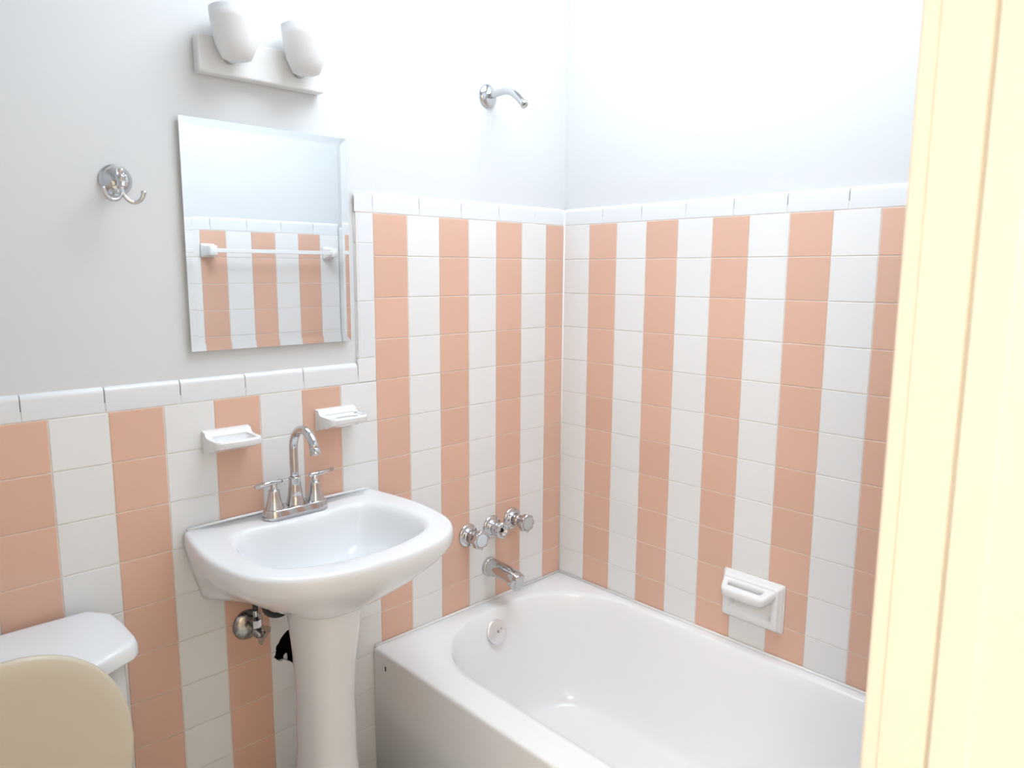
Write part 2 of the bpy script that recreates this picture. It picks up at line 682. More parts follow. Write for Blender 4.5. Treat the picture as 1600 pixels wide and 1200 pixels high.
# casing on the bathroom face, the left jamb, the head, and the hall casing
bm = bmesh.new()
box(bm, X + .0205, X + .080, YF - .0095, YF + .006, 0, ZD + .08)
box(bm, XDL - .08, XDL - .0205, YF - .0095, YF + .006, 0, ZD + .08) if XDL - .08 > XL else box(bm, XL + .002, XDL - .0205, YF - .0095, YF + .006, 0, ZD + .08)
struct('trim_4', bm, M_DOORWOOD)
bm = bmesh.new()
box(bm, XDL - .02, XDL, YO, YF, 0, ZD + .02)
struct('trim_5', bm, M_DOORWOOD)
bm = bmesh.new()
box(bm, XDL, XDR, YO, YF, ZD, ZD + .02)
struct('trim_6', bm, M_DOORWOOD)

# ------------------------------------------------------------------ bathtub
tub = thing('bathtub', 'white built-in bathtub set into the striped tile corner', 'bathtub', (-0.38, -0.71, 0))
TX0, TX1, TY0, TY1 = -0.761, -0.0005, YF + .0005, -0.0005


def rrect(cx0, cx1, cy0, cy1, rads, n=10):
    """counter-clockwise rounded rectangle; rads = (SW, SE, NE, NW)"""
    out = []
    for (cx, cy, r, a0) in ((cx0 + rads[0], cy0 + rads[0], rads[0], pi), (cx1 - rads[1], cy0 + rads[1], rads[1], 1.5 * pi),
                            (cx1 - rads[2], cy1 - rads[2], rads[2], 0), (cx0 + rads[3], cy1 - rads[3], rads[3], .5 * pi)):
        for k in range(n + 1):
            t = a0 + k / n * pi / 2
            out.append((cx + r * cos(t), cy + r * sin(t)))
    return out


def lerp2(A, B, t):
    return [(a[0] + (b[0] - a[0]) * t, a[1] + (b[1] - a[1]) * t) for a, b in zip(A, B)]


outer = rrect(TX0, TX1, TY0, TY1, (.004, .004, .004, .004))
inner = rrect(-.668, -.036, -1.315, -.060, (.17, .17, .27, .25))
# slightly bowed sides: widen the middle
floor_o = rrect(-.575, -.150, -1.16, -.165, (.14, .14, .15, .15))
rings = []


def zr(pl, z):
    return [(x, y, z) for x, y in pl]


rings.append(zr(outer, 0.0))
rings.append(zr(outer, TUBZ - .012))
rings.append(zr(rrect(TX0 + .001, TX1, TY0, TY1, (.004,) * 4), TUBZ - .006))
rings.append(zr(rrect(TX0 + .004, TX1 - .001, TY0 + .001, TY1 - .001, (.005,) * 4), TUBZ - .0015))
rings.append(zr(rrect(TX0 + .010, TX1 - .003, TY0 + .003, TY1 - .003, (.006,) * 4), TUBZ))
rings.append(zr(lerp2(outer, inner, .85), TUBZ))
rings.append(zr(inner, TUBZ - .0015))
prof = [(.02, -.005), (.05, -.012), (.09, -.024), (.15, -.05), (.25, -.10), (.38, -.17), (.53, -.24), (.68, -.29), (.84, -.322), (1.0, -.335)]
for s, dz in prof:
    rings.append(zr(lerp2(inner, floor_o, s), TUBZ + dz))
bm = bmesh.new()
rr = loft(bm, rings, True, False)
cen = bm.verts.new((-.36, -.6, TUBZ - .340))
last = rr[-1]
for i in range(len(last)):
    bm.faces.new((last[i], last[(i + 1) % len(last)], cen))
obj('tub_shell', bm, M_TUB, tub, smooth=True)
# overflow plate on the sloping end wall
n = Vector((-0.04, -1, 0.42)).normalized()
c0 = Vector((-.372, -.0835, .338))
bm = bmesh.new()
lathe(bm, c0 - n * .006, n, [(0, .037), (.008, .037), (.0105, .035), (.0115, .032), (.0125, .012), (.013, .0)], 40)
ov = obj('overflow_plate', bm, M_SATIN, tub, smooth=True)
bm = bmesh.new()
lathe(bm, c0 + n * .0062, n, [(0, .0045), (.0015, .004), (.0016, .0)], 14)
lathe(bm, c0 + n * .0062 + Vector((.013, 0, .006)), n, [(0, .002), (.0010, .0018)], 8)
obj('screw', bm, M_WORN, ov)
bm = bmesh.new()
box(bm, -.7622, -.7605, -.060, -.056, .352, .364)
ch = obj('enamel_chip', bm, M_DARK, tub)
ch['label'] = 'small dark chip in the apron'
# caulk along the walls
bm = bmesh.new()
for (a, b) in (((TX0 + .004, -.0040, TUBZ + .0015), (-.005, -.0040, TUBZ + .0015)), ((-.0040, -.005, TUBZ + .0015), (-.0040, YF + .006, TUBZ + .0015))):
    tube(bm, [a, b], .0040, 8)
obj('caulk_bead', bm, M_CAULK, tub, smooth=True)
bm = bmesh.new()
lathe(bm, (-.36, -.24, TUBZ - .3385), (0, 0, 1), [(0, .026), (.003, .026), (.0045, .022), (.004, .012), (.004, 0)], 28)
obj('drain', bm, M_CHROME, tub, smooth=True)


# ------------------------------------------------------------------ pedestal sink
SX = -1.005
sink = thing('pedestal_sink', 'white porcelain pedestal sink with oval bowl below the mirror', 'sink', (SX, -0.2, 0))
SZ = .855
front = [(.2435, 0), (.254, -.05), (.262, -.10), (.267, -.15), (.268, -.20), (.263, -.265), (.250, -.326), (.222, -.376), (.178, -.413), (.120, -.436),
         (.06, -.446), (0, -.449)]
bottom = [(.207, 0), (.203, -.03), (.190, -.07), (.170, -.11), (.150, -.145), (.127, -.18), (.110, -.21), (.100, -.24), (.084, -.268), (.062, -.287),
          (.033, -.297), (0, -.300)]
SUB = 4


def mirror_curve(h):
    """half curve (from +x back corner round to the front centre) -> full curve"""
    c = [(p.x, p.y) for p in catmull([(a, b, 0) for a, b in h] + [(-h[-2][0], h[-2][1], 0)], SUB)][:SUB * (len(h) - 1) + 1]
    return c + [(-a, b) for a, b in c[-2::-1]]


NB = 16


def sring(curve, z, y0=-.0008, raise_back=0.0):
    pts = [(SX + a, b + y0, z) for a, b in curve]
    x1, x0 = curve[-1][0], curve[0][0]
    for k in range(1, NB):
        t = k / NB
        pts.append((SX + x1 + (x0 - x1) * t, y0, z))
    return pts


fc, bc = mirror_curve(front), mirror_curve(bottom)


def inset(curve, d):
    """shrink a curve towards a centre by about d"""
    out = []
    for a, b in curve:
        v = Vector((a, b + .2))
        l = v.length
        k = max(0, (l - d)) / l
        out.append((a * k, min(0, -.2 + (b + .2) * k)))
    return out


rings = []
ztop, zbot = SZ - .030, .690
NL = 14
for k in range(NL + 1):              # from the bottom edge upwards
    u = 1 - k / NL
    e = 1 - u ** 1.35
    cur = lerp2(bc, fc, e)
    rings.append(sring(cur, zbot + (ztop - zbot) * (1 - u)))
rings.append(sring(fc, SZ - .016))
rings.append(sring(inset(fc, .0010), SZ - .008))
rings.append(sring(inset(fc, .0035), SZ - .003))
rings.append(sring(inset(fc, .008), SZ - .0006))
rings.append(sring(inset(fc, .014), SZ))
half_in = [(0, -.106), (.05, -.103), (.10, -.094), (.140, -.090), (.168, -.104), (.189, -.140), (.2005, -.19), (.2025, -.245), (.195, -.298), (.172, -.338),
           (.125, -.366), (.062, -.384), (0, -.389)]
# resample the bowl outline on the angles of the outer ring
full_in = [Vector((a, b, 0)) for a, b in half_in] + [Vector((-a, b, 0)) for a, b in half_in[-2:0:-1]]
full_in = catmull(full_in, 8, True)
CY = -.24


def by_angle(pts, ang):
    best = None
    n = len(pts)
    for i in range(n):
        p, q = pts[i], pts[(i + 1) % n]
        d = Vector((cos(ang), sin(ang)))
        a = Vector((p.x, p.y - CY))
        b = Vector((q.x, q.y - CY))
        e = b - a
        den = d.x * e.y - d.y * e.x
        if abs(den) < 1e-12:
            continue
        t = (a.x * e.y - a.y * e.x) / den
        s = (a.x * d.y - a.y * d.x) / den
        if t > 0 and -1e-6 <= s <= 1 + 1e-6:
            return (d.x * t, CY + d.y * t)
    return (0, CY)


top_ring = rings[-1]
ang = [math.atan2(p[1] - CY, p[0] - SX) for p in top_ring]
ic = [by_angle(full_in, t) for t in ang]


def iring(k, z, dy=0.0):
    return [(SX + a * k, CY + dy + (b - CY) * k, z) for a, b in ic]


mid = [((p[0] + SX + q[0]) / 2, (p[1] + q[1]) / 2, SZ) for p, q in zip(top_ring, ic)]
rings.append(mid)
rings.append(iring(1.065, SZ - .0003))
rings.append(iring(1.030, SZ - .0016))
rings.append(iring(1.000, SZ - .0055))
rings.append(iring(.975, SZ - .012))
rings.append(iring(.955, SZ - .021))
for k, dz in ((.935, .034), (.905, .052), (.86, .073), (.80, .094), (.70, .112), (.56, .124), (.40, .131), (.22, .135), (.08, .137)):
    rings.append(iring(k, SZ - dz, -.0 + .02 * (1 - k)))
bm = bmesh.new()
rr = loft(bm, rings, False, True)
# hollow underside: inner skin from the lower edge up to beneath the bowl
low = rr[0]
prev = low
for (d, z) in ((.010, zbot + .001), (.010, zbot + .02), (.012, zbot + .022)):
    nr = [bm.verts.new((p[0], min(p[1], -.001), z)) for p in sring(inset(bc, d), z)]
    for i in range(len(nr)):
        j = (i + 1) % len(nr)
        bm.faces.new((prev[i], prev[j], nr[j], nr[i]))
    prev = nr
for v in bm.verts:               # the lower edge sweeps up a little towards the pedestal
    if v.co.z < SZ - .03 and v.co.y > -.27:
        w = max(0.0, 1 - (v.co.z - zbot) / .10)
        v.co.z += w * (-.006 + .018 * max(0.0, min(1.0, -v.co.y / .09)) * max(0.0, min(1.0, (.29 + v.co.y) / .06)))
bsn = obj('basin', bm, M_PORC, sink, smooth=True)
bm = bmesh.new()
tube(bm, catmull([(SX - .236, -.006, SZ + .001), (SX - .12, -.006, SZ + .003), (SX, -.006, SZ + .003), (SX + .12, -.006, SZ + .003), (SX + .236, -.006, SZ + .001)], 4), .0036, 10)
obj('back_ledge', bm, M_PORC, bsn, smooth=True)
bm = bmesh.new()
lathe(bm, (SX, CY + .015, SZ - .1375), (0, 0, 1), [(0, .024), (.003, .024), (.0045, .020), (.003, .012), (.003, 0)], 28)
obj('drain', bm, M_CHROME, bsn, smooth=True)
bm = bmesh.new()
lathe(bm, (SX, -.112, SZ - .040), (0, -1, .25), [(0, .010), (.006, .010), (.0075, .008), (.0075, .0055), (.004, .005), (.004, 0)], 20)
# pedestal: lofted column, flattened towards the wall
rings = []
for z, rx, ry, cy in ((0, .128, .135, -.185), (.012, .128, .135, -.185), (.03, .118, .125, -.185), (.08, .098, .105, -.188), (.18, .080, .088, -.190),
                      (.32, .068, .078, -.192), (.46, .066, .076, -.194), (.56, .071, .080, -.196), (.64, .081, .087, -.200), (.695, .088, .092, -.203),
                      (.715, .088, .092, -.203)):
    ring = []
    for k in range(48):
        t = 2 * pi * k / 48
        c, s = cos(t), sin(t)
        p = .82
        ring.append((SX - .014 + .92 * rx * math.copysign(abs(c) ** p, c), cy + .94 * ry * math.copysign(abs(s) ** p, s), z))
    rings.append(ring)
bm2 = bmesh.new()
loft(bm2, rings)
bm.free()
obj('pedestal', bm2, M_PORC, sink, smooth=True)

# ------------------------------------------------------------------ sink faucet
fz = SZ + .0008
fau = thing('sink_faucet', 'chrome two-handle gooseneck faucet on the sink deck', 'faucet', (-1.004, -.057, fz))
FX, FY = -1.006, -.058


def stadium(cx, cy, hl, r, z, n=12):
    out = []
    for k in range(n + 1):
        t = -pi / 2 + pi * k / n
        out.append((cx + hl + r * cos(t), cy + r * sin(t), z))
    for k in range(n + 1):
        t = pi / 2 + pi * k / n
        out.append((cx - hl + r * cos(t), cy + r * sin(t), z))
    return out


bm = bmesh.new()
loft(bm, [stadium(FX, FY, .053, .0290, fz), stadium(FX, FY, .053, .0290, fz + .003), stadium(FX, FY, .053, .0258, fz + .018),
          stadium(FX, FY, .053, .0245, fz + .0215), stadium(FX, FY, .053, .0225, fz + .0225)])
obj('base_plate', bm, M_CHROME, fau, smooth=False, bevel=.0012)
bt = fz + .0215
# gooseneck spout
bm = bmesh.new()
lathe(bm, (FX, FY, bt), (0, 0, 1), [(0, .0215), (.002, .0215), (.006, .0205), (.020, .0175), (.022, .0170), (.024, .0170), (.045, .0145), (.062, .0130), (.064, .0138), (.066, .0138), (.0675, .012)], 32)
col = obj('spout_body', bm, M_CHROME, fau, smooth=True)
pts = [(FX, FY, bt + .058), (FX, FY, bt + .08), (FX, FY, bt + .105)]
R = .052
zc = 1.0135
for k in range(0, 17):
    t = k / 16 * radians(164)
    pts.append((FX, FY - R + R * cos(t), zc + R * sin(t)))
bm = bmesh.new()
pts = [pts[0], pts[1], pts[2]] + pts[3:]
rad = [.0100] * len(pts)
for i in range(len(pts) - 6, len(pts)):
    rad[i] = .0100 + .0012 * (i - (len(pts) - 7)) / 6
tube(bm, pts, rad, 20)
sp = obj('spout', bm, M_CHROME, fau, smooth=True)
e, d = Vector(pts[-1]), (Vector(pts[-1]) - Vector(pts[-2])).normalized()
bm = bmesh.new()
lathe(bm, e - d * .002, d, [(0, .0112), (.002, .0122), (.012, .0130), (.014, .0122), (.014, .0095), (.011, .009), (.011, 0)], 24)
obj('aerator', bm, M_CHROME, sp, smooth=True)
bm = bmesh.new()
lathe(bm, (FX, FY + .018, bt), (0, 0, 1), [(0, .003), (.052, .003), (.053, .0062), (.060, .0062), (.062, .004)], 14)
obj('lift_rod', bm, M_CHROME, fau, smooth=True)
for sgn in (-1, 1):
    hx = FX + sgn * .053
    bm = bmesh.new()
    lathe(bm, (hx, FY, bt), (0, 0, 1), [(0, .0215), (.0015, .0215), (.003, .0210), (.008, .0195), (.016, .0170), (.028, .0140), (.040, .0124), (.0445, .0120), (.0455, .0105),
                                      (.0465, .0078), (.058, .0075), (.061, .0065)], 28)
    hb = obj('handle_base', bm, M_CHROME, fau, smooth=True)
    bm = bmesh.new()
    z = bt + .0620
    # levers lie along the deck, pointing outwards to the left and right
    if sgn < 0:
        a, b = (hx + .021, FY - .002, z + .002), (hx - .047, FY - .004, z - .001)
    else:
        a, b = (hx - .016, FY - .002, z - .001), (hx + .052, FY + .004, z + .0035)
    tube(bm, [a, ((a[0] * .9 + b[0] * .1), a[1], z + .0012), ((a[0] + b[0]) / 2, (a[1] + b[1]) / 2, z + .001), b], [.0040, .0052, .0056, .0046], 14)
    obj('lever', bm, M_CHROME, hb, smooth=True)

# ------------------------------------------------------------------ supply valve and hoses below the sink
sv = thing('supply_valve', 'worn chrome supply valve with round wall plate under the sink', 'valve', (-1.113, 0, .588))
vx, vz = -1.113, .588
bm = bmesh.new()
lathe(bm, (vx, -.0006, vz), (0, -1, 0), [(0, .037), (.002, .037), (.006, .034), (.011, .026), (.014, .016), (.015, .0105)], 36)
obj('wall_plate', bm, M_WORN, sv, smooth=True)
bm = bmesh.new()
lathe(bm, (vx, -.012, vz), (0, -1, 0), [(0, .008), (.030, .008), (.031, .0115), (.052, .0115), (.053, .008), (.060, .008)], 20)
lathe(bm, (vx, -.050, vz), (0, 0, 1), [(0, .0085), (.016, .0085)], 16)
obj('valve_body', bm, M_WORN, sv, smooth=True)
bm = bmesh.new()
lathe(bm, (vx, -.050, vz + .012), (0, 0, 1), [(0, .0115), (.018, .0115)], 6)
obj('nut', bm, M_CHROME, sv)
bm = bmesh.new()
lathe(bm, (vx, -.050, vz + .030), (0, 0, 1), [(0, .0065), (.022, .0065), (.024, .0055)], 16)
obj('ferrule', bm, M_CHROME, sv, smooth=True)
bm = bmesh.new()
tube(bm, catmull([(vx, -.050, vz + .050), (vx, -.050, vz + .08), (vx + .004, -.052, vz + .14), (vx + .035, -.055, vz + .19)], 6), .0062, 12)
obj('hose', bm, M_RUBBER, sv, smooth=True)
hs = thing('supply_hose', 'black looped hose between the basin and the pedestal', 'hose', (-1.05, -.06, .61))
bm = bmesh.new()
tube(bm, catmull([(-1.098, -.062, .715), (-1.099, -.062, .665), (-1.093, -.062, .636), (-1.074, -.062, .620), (-1.050, -.064, .6185), (-1.020, -.068, .635), (-1.0, -.072, .66), (-.99, -.075, .70)], 6), .0068, 12)
obj('hose', bm, M_RUBBER, hs, smooth=True)

# ------------------------------------------------------------------ ceramic dishes above the sink
def wall_dish(name, label, cat, xc, zb, holes, group):
    w = .106
    t = thing(name, label, cat, (xc, 0, zb), group)
    x0, x1 = xc - w / 2, xc + w / 2
    # side profile (y, z) of the bracket: back lip, tray, sloping underside
    prof = [(-.0004, 0), (-.012, 0), (-.030, .004), (-.066, .0165), (-.079, .020), (-.082, .024), (-.082, .033), (-.079, .036),
            (-.045, .0365), (-.025, .0375), (-.019, .041), (-.016, .047), (-.012, .0495), (-.0004, .050)]
    bm = bmesh.new()
    rings = []
    for x, k, s in ((x0, .86, .0), (x0 + .003, .93, 0), (x0 + .010, 1.0, 0), (xc, 1.0, 0), (x1 - .010, 1.0, 0), (x1 - .003, .93, 0), (x1, .86, 0)):
        rings.append([(x, y * k if y < -.03 else y, zb + z) for y, z in prof])
    loft(bm, rings)
    o = obj('tray', bm, M_CERAMIC, t)
    # recessed tray
    cb = bmesh.new()
    pl = rrect(x0 + .010, x1 - .010, -.073, -.022, (.012, .012, .006, .006), 5)
    pin = rrect(x0 + .016, x1 - .016, -.067, -.026, (.010, .010, .005, .005), 5)
    if not holes:
        loft(cb, [zr(pin, zb + .026), zr(pl, zb + .034), zr(pl, zb + .0366), zr(pl, zb + .060)])
        cut(o, cb, t)
    else:
        loft(cb, [zr(pin, zb + .032), zr(pl, zb + .036), zr(pl, zb + .060)])
        cut(o, cb, t)
        c2 = bmesh.new()
        ell = [(xc + .006 + .031 * cos(2 * pi * k / 28), -.052 + .0175 * sin(2 * pi * k / 28)) for k in range(28)]
        loft(c2, [zr(ell, zb - .02), zr(ell, zb + .08)])
        cut(o, c2, t)
        for dx, dy in ((-.040, -.032), (-.040, -.066), (.045, -.030), (.045, -.064)):
            c3 = bmesh.new()
            ell = [(xc + dx + .0052 * cos(2 * pi * k / 12), dy + .0052 * sin(2 * pi * k / 12)) for k in range(12)]
            loft(c3, [zr(ell, zb - .02), zr(ell, zb + .08)])
            cut(o, c3, t)
    md = o.modifiers.new('bevel', 'BEVEL')
    md.width = .0022
    md.segments = 2
    md.limit_method = 'ANGLE'
    md.angle_limit = radians(40)
    o.data.shade_smooth()
    md.harden_normals = True
    bm = bmesh.new()
    box(bm, x0 - .001, x1 + .001, -.0030, -.0003, zb - .002, zb + .0515)
    obj('mount_flange', bm, M_CAULK, t, bevel=.001)
    return t


wall_dish('soap_dish', 'white ceramic soap dish with plain tray, left of the faucet', 'soap dish', -1.1415, 1.022, False, 'ceramic holders above the sink')
wall_dish('toothbrush_holder', 'white ceramic toothbrush and tumbler holder with holes, right of the faucet', 'toothbrush holder', -.861, 1.0345, True,
          'ceramic holders above the sink')

# ------------------------------------------------------------------ ceramic grab soap holder on the right wall
gs = thing('soap_holder', 'white ceramic soap holder with grab bar on the tub wall', 'soap holder', (0, -.713, .47))
y0, y1, z0, z1 = -.800, -.627, .474, .604


def ring_yz(a0, a1, b0, b1, r, x, n=5):
    return [(x, p, q) for p, q in rrect(a0, a1, b0, b1, (r,) * 4, n)]


bm = bmesh.new()
loft(bm, [ring_yz(y0, y1, z0, z1, .008, -.0004), ring_yz(y0, y1, z0, z1, .008, -.007), ring_yz(y0 + .002, y1 - .002, z0 + .002, z1 - .002, .007, -.010),
          ring_yz(y0 + .006, y1 - .006, z0 + .006, z1 - .006, .006, -.011),
          ring_yz(y0 + .0065, y1 - .0065, z0 + .0065, z1 - .0065, .006, -.019), ring_yz(y0 + .009, y1 - .009, z0 + .009, z1 - .009, .006, -.022),
          ring_yz(y0 + .024, y1 - .024, z0 + .026, z1 - .024, .006, -.022), ring_yz(y0 + .027, y1 - .027, z0 + .030, z1 - .026, .006, -.017),
          ring_yz(y0 + .032, y1 - .032, z0 + .034, z1 - .03, .006, -.002)])
o = obj('back_plate', bm, M_CERAMIC, gs, smooth=True)
# grab bar: loop with a slot, dropping slightly towards the front
bm = bmesh.new()
ya, yb = y0 + .006, y1 - .004
HB = .024


def bar_pt(x, y, z):
    return (x, y, z + (x + .010) * .50)


def rounded_poly(pts, rads, n=4):
    out = []
    m = len(pts)
    for i in range(m):
        p, a, b = Vector(pts[i]), Vector(pts[i - 1]), Vector(pts[(i + 1) % m])
        u, v = (a - p).normalized() * rads[i], (b - p).normalized() * rads[i]
        for k in range(n + 1):
            t = k / n
            out.append(p + u * (1 - t) ** 2 + v * t ** 2)
    return out


po = rounded_poly([(-.008, yb), (-.060, yb - .016), (-.060, ya + .028), (-.008, ya)], [.002, .014, .014, .002])
pi_ = rounded_poly([(-.028, yb - .024), (-.042, yb - .026), (-.042, ya + .040), (-.028, ya + .036)], [.005, .005, .005, .005])
rings = []
zt = z1 - .007
for o_, i_ in zip(po, pi_):
    def L(t):
        return o_ * (1 - t) + i_ * t
    rings.append([bar_pt(*L(0), zt - .005), bar_pt(*L(.06), zt - .0015), bar_pt(*L(.22), zt), bar_pt(*L(.78), zt), bar_pt(*L(.95), zt - .002), bar_pt(*L(1), zt - .005),
                  bar_pt(*L(1), zt - HB + .003), bar_pt(*L(.8), zt - HB), bar_pt(*L(.2), zt - HB), bar_pt(*L(0), zt - HB + .004)])
vv = [[bm.verts.new(p) for p in r_] for r_ in rings]
for a in range(len(vv)):
    b_ = (a + 1) % len(vv)
    for k in range(10):
        j = (k + 1) % 10
        bm.faces.new((vv[a][k], vv[a][j], vv[b_][j], vv[b_][k]))
obj('grab_bar', bm, M_CERAMIC, gs, smooth=True)
bm = bmesh.new()
loft(bm, [ring_yz(y0 - .004, y1 + .004, z0 - .004, z1 + .004, .008, -.0003), ring_yz(y0 - .001, y1 + .001, z0 - .001, z1 + .001, .008, -.0035)])
obj('caulk_bead', bm, M_CAULK, gs, smooth=True)

# ------------------------------------------------------------------ tub taps and spout
def tap(label, x, z, reach, kind):
    t = thing('tub_tap', label, 'tap', (x, 0, z), 'taps over the bathtub')
    bm = bmesh.new()
    lathe(bm, (x, -.0004, z), (0, -1, 0), [(0, .036), (.002, .036), (.005, .034), (.007, .030), (.0075, .026), (.011, .025), (.016, .021), (.0175, .016)], 36)
    obj('escutcheon', bm, M_CHROME, t, smooth=True)
    bm = bmesh.new()
    if kind == 'bare':
        pr = [(0, .012), (.004, .021), (.010, .0225), (.024, .0225), (.030, .018), (.032, .016)]
    else:
        pr = [(0, .012), (.004, .0215), (.020, .0195), (.024, .019)]
    lathe(bm, (x, -.014, z), (0, -1, 0), pr, 28)
    obj('sleeve', bm, M_CHROME, t, smooth=True)
    L = reach
    bm = bmesh.new()

    def wob(a, tt):
        k = min(1, max(0, (tt - .006) / .012))
        return 1 + .075 * k * cos(8 * a)
    if kind == 'bare':
        lathe(bm, (x, -L + .020, z), (0, -1, 0), [(0, .016), (.002, .0215), (.006, .026), (.018, .026), (.020, .023), (.020, .0155), (.012, .0145), (.012, 0)], 64, wob=wob)
    else:
        lathe(bm, (x, -L + .036, z), (0, -1, 0), [(-.006, .018), (0, .0185), (.010, .0200), (.018, .025), (.020, .0268), (.034, .0275), (.036, .0255), (.036, .0205), (.0345, .0200), (.0345, 0)], 64, wob=wob)
    obj('knob', bm, M_CHROME, t, smooth=False, bevel=0) if False else obj('knob', bm, M_CHROME, t, smooth=True)
    if kind == 'bare':
        bm = bmesh.new()
        lathe(bm, (x, -L + .009, z), (0, -1, 0), [(0, .0150), (.0006, .0145)], 20)
        obj('socket', bm, M_WORN, t)
        bm = bmesh.new()
        lathe(bm, (x, -L + .0085, z), (0, -1, 0), [(0, .006), (.003, .0055), (.0031, 0)], 14)
        obj('screw', bm, M_DARK, t)
    else:
        bm = bmesh.new()
        lathe(bm, (x, -L + .002, z), (0, -1, 0), [(0, .0198), (.0022, .0195), (.0028, .0175), (.0026, .010), (.0026, 0)], 28)
        c = obj('index_cap', bm, M_CLEARCAP if kind == 'blue' else M_CAP, t, smooth=True)
    return t


tap('left chrome tub tap with pale blue cap, nearest the sink', -.416, .634, .066, 'blue')
tap('middle chrome tub tap with its cap missing and dark socket', -.318, .638, .056, 'bare')
tap('right chrome tub tap with round grey cap, nearest the corner', -.230, .644, .074, 'grey')

ts = thing('tub_spout', 'chrome bathtub spout on the striped wall below the three taps', 'spout', (-.328, 0, .511))


def sq_ring(cx, y, cz, hw, hh, p=.6, n=28, tiltz=0):
    out = []
    for k in range(n):
        t = 2 * pi * k / n
        c, s = cos(t), sin(t)
        zz = hh * math.copysign(abs(s) ** p, s)
        out.append((cx + hw * math.copysign(abs(c) ** p, c), y + tiltz * zz, cz + zz))
    return out


bm = bmesh.new()
sxx = -.328
loft(bm, [sq_ring(sxx, -.0004, .511, .031, .031, 1), sq_ring(sxx, -.012, .511, .031, .031, 1), sq_ring(sxx, -.014, .511, .0285, .0285, 1)])
col = obj('wall_collar', bm, M_CHROME, ts, smooth=False, bevel=.001)
bm = bmesh.new()
loft(bm, [sq_ring(sxx, -.013, .511, .0275, .0275, .95), sq_ring(sxx, -.040, .512, .0265, .0260, .9), sq_ring(sxx, -.070, .512, .0245, .0235, .85),
          sq_ring(sxx, -.092, .5105, .0230, .0225, .8), sq_ring(sxx, -.106, .507, .0222, .0240, .72, tiltz=-.10), sq_ring(sxx, -.120, .502, .0212, .0262, .62, tiltz=-.16),
          sq_ring(sxx, -.134, .4965, .0195, .0255, .5, tiltz=-.22), sq_ring(sxx, -.1365, .4960, .0175, .0235, .5, tiltz=-.22)])
sb = obj('spout_body', bm, M_CHROME, ts, smooth=True)
sb.data.set_sharp_from_angle(angle=radians(32))

# ------------------------------------------------------------------ shower arm
sh = thing('shower_arm', 'chrome open-ended shower arm high on the wall above the tub', 'shower arm', (-.327, PL, 1.927))
bm = bmesh.new()
lathe(bm, (-.327, PL - .0005, 1.925), (0, -1, 0), [(0, .033), (.002, .033), (.007, .029), (.011, .020), (.013, .0125)], 32)
obj('escutcheon', bm, M_CHROME, sh, smooth=True)
pts = catmull([(-.327, PL - .006, 1.925), (-.327, -.035, 1.9265), (-.327, -.062, 1.9265), (-.327, -.088, 1.920), (-.327, -.110, 1.906), (-.327, -.134, 1.884), (-.327, -.140, 1.878)], 5)
bm = bmesh.new()
rr = tube(bm, pts, .0098, 20, cap=False)
e = Vector(pts[-1])
d = (e - Vector(pts[-3])).normalized()
obj('pipe', bm, M_CHROME, sh, smooth=True)
bm = bmesh.new()
lathe(bm, e - d * .012, d, [(0, .0100), (.001, .0108), (.014, .0108), (.0145, .0100), (.0145, .0080), (.004, .0078), (.004, 0)], 24)
obj('threaded_end', bm, M_CHROME, sh, smooth=True)
bm = bmesh.new()
lathe(bm, e - d * .0075, d, [(0, .0077), (.0008, .0077)], 20)
obj('pipe_bore', bm, M_DARK, sh)

# ------------------------------------------------------------------ robe hook
hk = thing('robe_hook', 'chrome double robe hook on the white wall left of the mirror', 'hook', (-1.337, PL, 1.605))
hx, hz = -1.333, 1.604
bm = bmesh.new()
lathe(bm, (hx, PL - .0005, hz), (0, -1, 0), [(0, .0312), (.003, .0312), (.005, .0300), (.006, .0280), (.011, .0255), (.016, .0200), (.0195, .0130), (.0215, .006), (.022, 0)], 40)
obj('rosette', bm, M_CHROME, hk, smooth=True)
px, py = hx - .006, -.048
bm = bmesh.new()
lathe(bm, (px, py, hz), (0, 1, 0), [(0, .006), (.020, .0055), (.045, .006)], 16)
obj('stem', bm, M_CHROME, hk, smooth=True)
bm = bmesh.new()
lathe(bm, (px, py, 1.587), (0, 0, 1), [(0, .004), (.0005, .0092), (.0025, .0092), (.003, .0074), (.017, .0084), (.018, .0100), (.0195, .0100), (.020, .0048), (.026, .0046), (.027, .0060), (.033, .0060), (.034, .004)], 24)
obj('post', bm, M_CHROME, hk, smooth=True)
for sgn in (-1, 1):
    bm = bmesh.new()
    if sgn < 0:
        p = [(px, py, 1.590), (px - .001, py - .001, 1.576), (px - .008, py - .004, 1.564), (px - .019, py - .006, 1.5605), (px - .030, py - .008, 1.567), (px - .037, py - .009, 1.583)]
    else:
        p = [(px, py, 1.590), (px + .001, py - .001, 1.576), (px + .009, py - .004, 1.562), (px + .021, py - .006, 1.5575), (px + .033, py - .008, 1.565), (px + .038, py - .009, 1.580)]
    cp = catmull(p, 5)
    rad = [.0040] * len(cp)
    rad[-4:] = [.0041, .0044, .0049, .0052]
    tube(bm, cp, rad, 14)
    obj('prong', bm, M_CHROME, hk, smooth=True)

